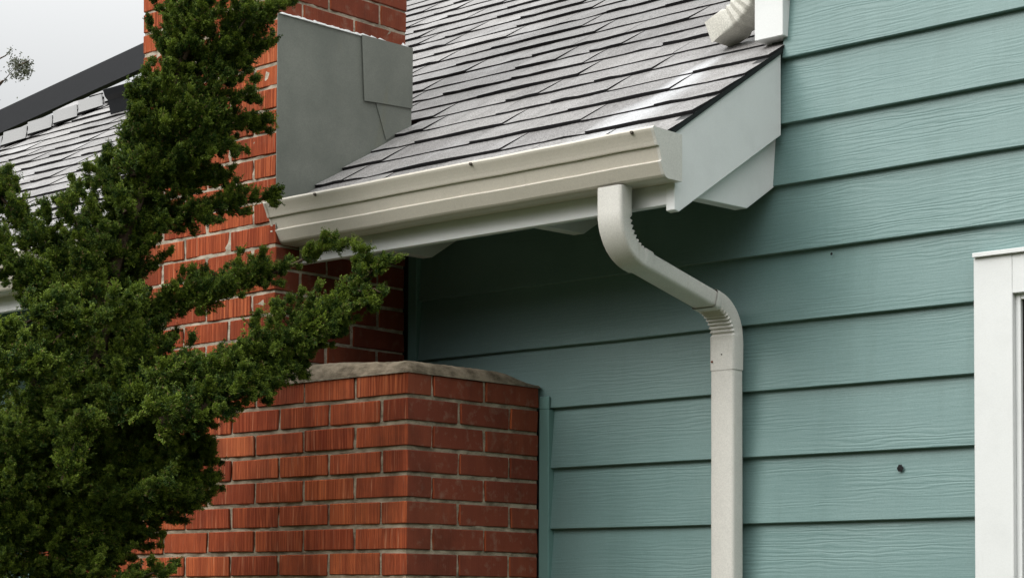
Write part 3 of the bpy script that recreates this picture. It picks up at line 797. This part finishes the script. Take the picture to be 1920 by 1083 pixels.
# ================================================================== JUNIPER
# each branch: photo polyline (px, py), depth Y at its start and end, foliage radius px start/end, density
BR = [
 # crown limb and its side plumes
 ([(150, 820), (175, 640), (215, 500), (262, 380), (300, 270), (335, 180), (345, 90), (352, -40)], -.52, -.36, 95, 34, 1.0),
 ([(335, 190), (380, 130), (425, 85), (470, 45), (520, 12), (560, -25)], -.40, -.22, 42, 18, 1.0),
 ([(345, 110), (372, 60), (392, 20), (405, -30)], -.42, -.40, 36, 26, .9),
 ([(395, 120), (430, 75), (450, 40), (470, 0)], -.36, -.34, 30, 22, .9),
 ([(400, 130), (440, 112), (485, 92), (515, 72)], -.34, -.20, 26, 11, 1.0),
 ([(320, 250), (370, 190), (420, 140), (462, 118)], -.44, -.28, 48, 22, 1.0),
 ([(330, 270), (385, 215), (430, 185), (475, 180)], -.42, -.26, 46, 14, 1.0),
 ([(340, 290), (400, 250), (450, 228), (508, 224)], -.38, -.20, 44, 15, 1.0),
 ([(290, 330), (345, 300), (395, 265), (425, 262)], -.42, -.30, 60, 22, 1.0),
 ([(280, 350), (335, 345), (385, 340), (425, 352)], -.40, -.26, 46, 12, 1.0),
 ([(250, 420), (310, 405), (370, 405), (415, 398), (447, 380)], -.42, -.22, 52, 15, 1.0),
 ([(440, 388), (470, 378), (500, 372), (522, 373)], -.22, -.16, 9, 4, 1.2),
 ([(250, 330), (235, 270), (258, 205), (268, 175)], -.50, -.50, 48, 14, 1.0),
 ([(235, 400), (205, 350), (190, 315), (180, 300)], -.54, -.55, 40, 14, 1.0),
 # long plumes over the brick
 ([(180, 640), (260, 600), (330, 570), (400, 558), (455, 540), (505, 518)], -.50, -.20, 50, 26, 1.1),
 ([(495, 522), (535, 500), (575, 486), (605, 474), (634, 466)], -.20, -.12, 22, 5, 1.2),
 ([(395, 548), (382, 530), (378, 515)], -.30, -.29, 16, 9, 1.0),
 ([(470, 535), (476, 510), (482, 497)], -.24, -.24, 14, 8, 1.0),
 ([(230, 760), (320, 720), (400, 690), (470, 668), (530, 640), (585, 605), (630, 570)], -.55, -.19, 70, 40, 1.1),
 ([(610, 590), (650, 558), (685, 528), (722, 503)], -.20, -.13, 34, 20, 1.1),
 ([(640, 575), (668, 580), (692, 578)], -.20, -.16, 22, 9, 1.0),
 ([(665, 545), (705, 545), (728, 548)], -.18, -.14, 16, 5, 1.0),
 ([(540, 640), (590, 632), (640, 622)], -.24, -.18, 30, 12, 1.0),
 ([(300, 790), (380, 765), (450, 735), (510, 705), (550, 680)], -.55, -.26, 70, 22, 1.0),
 ([(330, 700), (370, 690), (400, 700)], -.40, -.32, 40, 30, 1.0),
 # left plumes in front of the roof
 ([(150, 560), (95, 470), (45, 410), (5, 365), (-40, 320)], -.62, -.80, 52, 28, 1.0),
 ([(175, 560), (160, 480), (140, 420), (118, 365)], -.62, -.70, 40, 20, 1.0),
 ([(190, 460), (165, 400), (155, 360)], -.58, -.60, 34, 14, .9),
 ([(140, 590), (70, 520), (20, 490), (-40, 470)], -.66, -.85, 48, 34, 1.0),
 # bright shoulders at the front
 ([(60, 720), (110, 660), (160, 610), (210, 585), (258, 572)], -1.10, -.98, 52, 16, 1.15),
 ([(-30, 660), (20, 620), (75, 590), (110, 585)], -1.22, -1.10, 42, 24, 1.15),
 ([(40, 700), (90, 640), (130, 600)], -1.15, -1.08, 44, 26, 1.1),
 ([(-30, 740), (20, 700), (70, 665)], -1.25, -1.18, 50, 34, 1.15),
 ([(120, 900), (140, 820), (165, 790), (185, 785)], -.66, -.60, 50, 22, 1.0),
 # lower skirts
 ([(60, 1010), (150, 900), (230, 810), (320, 760), (400, 780)], -.55, -.34, 120, 36, .9),
 ([(80, 1000), (190, 930), (280, 870), (340, 850), (385, 835)], -.52, -.32, 100, 24, .9),
 ([(120, 1010), (210, 960), (270, 930), (330, 910), (396, 888)], -.52, -.34, 90, 24, 1.0),
 ([(240, 985), (290, 955), (335, 945), (375, 940)], -.42, -.34, 46, 16, .9),
 ([(275, 930), (300, 905), (325, 900)], -.56, -.52, 26, 16, 1.2),
 ([(60, 1110), (130, 1050), (190, 1020), (240, 1000)], -.56, -.42, 90, 34, .9),
 ([(180, 1120), (240, 1085), (285, 1072), (318, 1068)], -.52, -.42, 30, 9, 1.0),
 ([(-20, 1120), (-10, 1000), (10, 900), (30, 800)], -.68, -.70, 110, 90, 1.15),
 ([(60, 900), (80, 820), (110, 760), (150, 700)], -.62, -.58, 100, 80, 1.15),
 ([(170, 860), (215, 780), (255, 700), (285, 640)], -.50, -.44, 80, 55, 1.15),
 ([(180, 1010), (235, 900), (280, 820)], -.48, -.42, 66, 56, 1.15),
]
jt = empty('juniper_tree', (-1.25, -.62, GZ))
tag(jt, 'dark green twisting juniper growing in front of the brick chimney', 'tree')
def cone_tube(m, pts, rads, k=7):
    P = [Vector(p) for p in pts]; vs = []
    for i, p in enumerate(P):
        t = (P[min(i+1, len(P)-1)]-P[max(i-1, 0)]).normalized(); a = t.orthogonal().normalized(); b = t.cross(a)
        vs += [p+(a*math.cos(2*math.pi*j/k)+b*math.sin(2*math.pi*j/k))*rads[i]*random.uniform(.85, 1.15) for j in range(k)]
    m.add(vs, [(i*k+j, i*k+(j+1) % k, (i+1)*k+(j+1) % k, (i+1)*k+j) for i in range(len(P)-1) for j in range(k)])
m = MB(); tp = [(-1.25, -.62, GZ-.05), (-1.22, -.62, -1.6), (-1.27, -.60, -1.1), (-1.24, -.58, -.6)]+[tuple(onY(q, y)) for q, y in (((150, 820), -.54), ((215, 500), -.50), ((300, 270), -.45), ((345, 90), -.42))]
cone_tube(m, tp, [.10, .085, .075, .060, .036, .018, .009, .004], 10)
m.build('trunk', M['bark'], jt, smooth=True)
CAML = CAM
def plume(axis, rads, fwd, dens_, up=.35):
    """numpy arrays of kite-shaped scale sprays, packed in clumps round a branch axis"""
    L_ = np.linalg.norm(np.diff(axis, axis=0), axis=1); cum = np.concatenate([[0], np.cumsum(L_)]); tot = cum[-1]
    area = 2*math.pi*np.mean(rads)*tot
    nb_ = int(max(4, area/(.040**2)*1.3*dens_)); B = 8
    u = np.concatenate([rng.random(nb_)*tot, np.full(max(1, nb_//20), tot)]); nb_ = len(u)
    ax = np.stack([np.interp(u, cum, axis[:, i]) for i in range(3)], 1); rr = np.interp(u, cum, rads)
    f = np.stack([np.interp(u, cum, np.vstack([fwd, fwd[-1:]])[:len(cum), i]) for i in range(3)], 1)
    d = rng.normal(size=(nb_, 3)); d -= f*np.sum(d*f, 1, keepdims=True)*.8; d /= np.linalg.norm(d, axis=1, keepdims=True)
    brad = np.clip(rr*.55, .007, .034)*rng.uniform(.7, 1.3, nb_)
    rad = np.maximum(rr-brad*.8, 0)*np.sqrt(rng.uniform(.05, 1.0, nb_))
    bc = ax+d*rad[:, None]
    bt = np.clip(rng.normal(.38, .26, nb_), 0, 1)
    o_ = rng.normal(size=(nb_, B, 3)); o_ /= np.linalg.norm(o_, axis=2, keepdims=True)
    o_ = o_+.45*f[:, None]+.25*d[:, None]+np.array([0, 0, up]); o_ /= np.linalg.norm(o_, axis=2, keepdims=True)
    cc = (bc[:, None]+o_*brad[:, None, None]*rng.uniform(.25, .85, (nb_, B, 1))).reshape(-1, 3)
    cdir = (o_+.55*f[:, None]).reshape(-1, 3); cdir /= np.linalg.norm(cdir, axis=1, keepdims=True)
    nc = len(cc)
    crad = np.repeat(np.clip(brad*.50, .0055, .0125), B)*rng.uniform(.75, 1.25, nc)
    ctone = np.clip(np.repeat(bt, B)+rng.normal(size=nc)*.15, 0, 1)
    # each clump is a small feathered spray: tufts set along its axis, shorter towards the tip
    T = 7; K = 10
    jj = (np.arange(T)/(T-1))[None, :, None]
    lat = rng.normal(size=(nc, T, 3)); lat -= cdir[:, None]*np.sum(lat*cdir[:, None], 2, keepdims=True); lat /= np.linalg.norm(lat, axis=2, keepdims=True)
    bend = rng.normal(size=(nc, 1, 3))*.35+np.array([0, 0, .25])
    slen = (crad*np.where(rng.random(nc) < .22, 3.3, 1.9)*rng.uniform(.7, 1.35, nc))[:, None, None]
    tp_ = cc[:, None]+(cdir[:, None]*(jj-.35)+bend*jj**2*.5)*slen+lat*crad[:, None, None]*.30*(1-jj*.8)
    td = cdir[:, None]*1.0+bend*jj*.8+lat*(1.05-.75*jj); td /= np.linalg.norm(td, axis=2, keepdims=True)
    kd = rng.normal(size=(nc, T, K, 3))*.30+td[:, :, None]
    kd /= np.linalg.norm(kd, axis=3, keepdims=True)
    kb = tp_[:, :, None]+rng.normal(size=(nc, T, K, 3))*.0022
    ln = (crad[:, None, None]*(.95-.35*jj))*rng.uniform(.55, 1.2, (nc, T, K))
    wd = rng.uniform(.0010, .0019, (nc, T, K))
    ctone = np.clip(ctone[:, None, None]+.30*(jj-.5), 0, 1)
    tone = np.clip(ctone+rng.normal(size=(nc, T, K))*.14, 0, 1)
    kd = kd.reshape(-1, 3); kb = kb.reshape(-1, 3); ln = ln.reshape(-1); wd = wd.reshape(-1); tone = tone.reshape(-1)
    pr = np.cross(kd, rng.normal(size=kd.shape)); pr /= np.linalg.norm(pr, axis=1, keepdims=True)+1e-9
    N = len(kd)
    v = np.empty((N, 4, 3)); v[:, 0] = kb; v[:, 1] = kb+kd*(ln*.55)[:, None]+pr*wd[:, None]; v[:, 2] = kb+kd*ln[:, None]; v[:, 3] = kb+kd*(ln*.5)[:, None]-pr*wd[:, None]
    c = np.zeros((N, 4, 4)); c[:, :, 3] = 1; c[:, 0, 0] = .0; c[:, 1, 0] = .42; c[:, 2, 0] = 1; c[:, 3, 0] = .42
    c[:, :, 1] = tone[:, None]; c[:, :, 2] = rng.random(N)[:, None]
    return v.reshape(-1, 3), c.reshape(-1, 4)
def quads(name, V, C_, mat, parent):
    n = len(V)//4; me = bpy.data.meshes.new(name)
    me.vertices.add(len(V)); me.vertices.foreach_set('co', V.astype(np.float32).ravel())
    me.loops.add(len(V)); me.loops.foreach_set('vertex_index', np.arange(len(V), dtype=np.int32))
    me.polygons.add(n); me.polygons.foreach_set('loop_start', np.arange(n, dtype=np.int32)*4)
    me.materials.append(mat)
    at = me.color_attributes.new('tip', 'FLOAT_COLOR', 'POINT'); at.data.foreach_set('color', C_.astype(np.float32).ravel())
    me.update(calc_edges=True)
    o = bpy.data.objects.new(name, me); col.objects.link(o)
    if parent is not None:
        o.parent = parent; q = parent; off = Vector((0, 0, 0))
        while q is not None: off += q.location; q = q.parent
        o.location = -off
    return o
tot = 0
for pts, ya, yb, ra, rb, dn_ in BR:
    n = len(pts); seg = 26
    t = np.linspace(0, 1, n); tt = np.linspace(0, 1, seg)
    P2 = np.stack([np.interp(tt, t, [p[0] for p in pts]), np.interp(tt, t, [p[1] for p in pts])], 1)
    ys = ya+(yb-ya)*tt
    ax = np.array([onY(q, y) for q, y in zip(P2, ys)])
    ax += np.cumsum(rng.normal(size=ax.shape)*.0015, axis=0)
    rp = ra+(rb-ra)*tt
    rads = np.array([px_size(p)*r for p, r in zip(ax, rp)])*(1+.16*np.sin(tt*19+rng.random()*6)) - .001
    rads = np.maximum(rads, .005)
    fw = np.diff(ax, axis=0); fw /= np.linalg.norm(fw, axis=1, keepdims=True)
    VV = []; CC = []
    V, C_ = plume(ax, rads*.80, fw, dn_); VV.append(V); CC.append(C_)
    bl = float(np.sum(np.linalg.norm(np.diff(ax, axis=0), axis=1))); m = MB()
    for q in range(int(bl/.030*max(1, rads.mean()/.035))):
        i_ = int(rng.uniform(.12, 1)**.8*(seg-2)); f0 = fw[i_]
        d0 = rng.normal(size=3); d0 -= f0*(d0@f0); d0 /= np.linalg.norm(d0)
        dv = f0*.75+d0*.75+np.array([0, 0, .40]); dv /= np.linalg.norm(dv)
        r_ = rads[i_]; ln_ = r_*rng.uniform(.55, 1.0)+.022
        st_ = ax[i_]+d0*r_*rng.uniform(.25, .75); w_ = np.linspace(0, 1, 8)[:, None]
        sax = st_+dv*ln_*w_+np.array([0, 0, .25])*ln_*w_**2*rng.uniform(-.3, 1)
        sr = (.0125*(1-w_[:, 0])**.8+.0035)*rng.uniform(.8, 1.25)
        sf = np.diff(sax, axis=0); sf /= np.linalg.norm(sf, axis=1, keepdims=True)
        V, C_ = plume(sax, sr, sf, 1.0, .25); VV.append(V); CC.append(C_)
    V = np.concatenate(VV); C_ = np.concatenate(CC)
    m = MB(); cone_tube(m, ax[::5], np.linspace(max(.004, rads[0]*.14), .0015, len(ax[::5])), 6)
    br = m.build('branch', M['bark'], jt, smooth=True)
    quads('foliage', V, C_, M['leaf'], br); tot += len(V)//2
print('juniper tris', tot)

# ================================================================== FAR TREE (one ragged bough reaches into the sky above the left roof)
ft = empty('far_tree', tuple(onY((-190, 900), 18)))
YT = 18
ft.location = Vector(onY((-260, 1000), YT)); ft.location.z = GZ
tag(ft, 'thin grey-green treetop against the white sky beyond the left roof', 'tree')
m = MB(); b0 = onY((-150, 420), YT)
cone_tube(m, [tuple(ft.location), tuple(onY((-200, 600), YT)), tuple(b0), tuple(onY((-120, 250), YT)), tuple(onY((-110, 120), YT))], [.22, .16, .10, .06, .02], 8)
m.build('trunk', M['bark'], ft, smooth=True)
m = MB()
tips = []
for pl in ([(-150, 330), (-70, 220), (0, 160), (30, 125)], [(-130, 200), (-40, 130), (10, 105), (22, 92)], [(-10, 165), (5, 152), (12, 150)], [(30, 125), (48, 118), (56, 112)]):
    P_ = [tuple(onY(q, YT)) for q in pl]; cone_tube(m, P_, np.linspace(.03, .004, len(P_)), 5)
m.build('limb', M['bark'], ft)
cl = []
for cx, cy, r_, k_ in ((36, 128, 17, 520), (28, 118, 9, 90), (50, 120, 9, 160), (50, 135, 9, 140), (18, 100, 5, 26), (22, 92, 4, 14), (26, 143, 6, 24), (12, 150, 4, 12), (40, 145, 5, 20),
                       (-60, 180, 60, 500), (-120, 120, 70, 700), (-150, 250, 80, 800)):
    c = onY((cx, cy), YT); pr_ = px_size(c)
    q = rng.normal(size=(k_, 3))*r_*pr_*.55+c; cl.append(q)
q = np.concatenate(cl); N = len(q); d1 = rng.normal(size=(N, 3)); d1 /= np.linalg.norm(d1, axis=1, keepdims=True)
d2 = np.cross(d1, rng.normal(size=(N, 3))); d2 /= np.linalg.norm(d2, axis=1, keepdims=True)
s_ = rng.uniform(.012, .034, (N, 1)); V = np.stack([q-d1*s_, q+d2*s_*.5, q+d1*s_, q-d2*s_*.5], 1).reshape(-1, 3)
quads('crown', V, np.ones((len(V), 4)), M['farleaf'], ft)
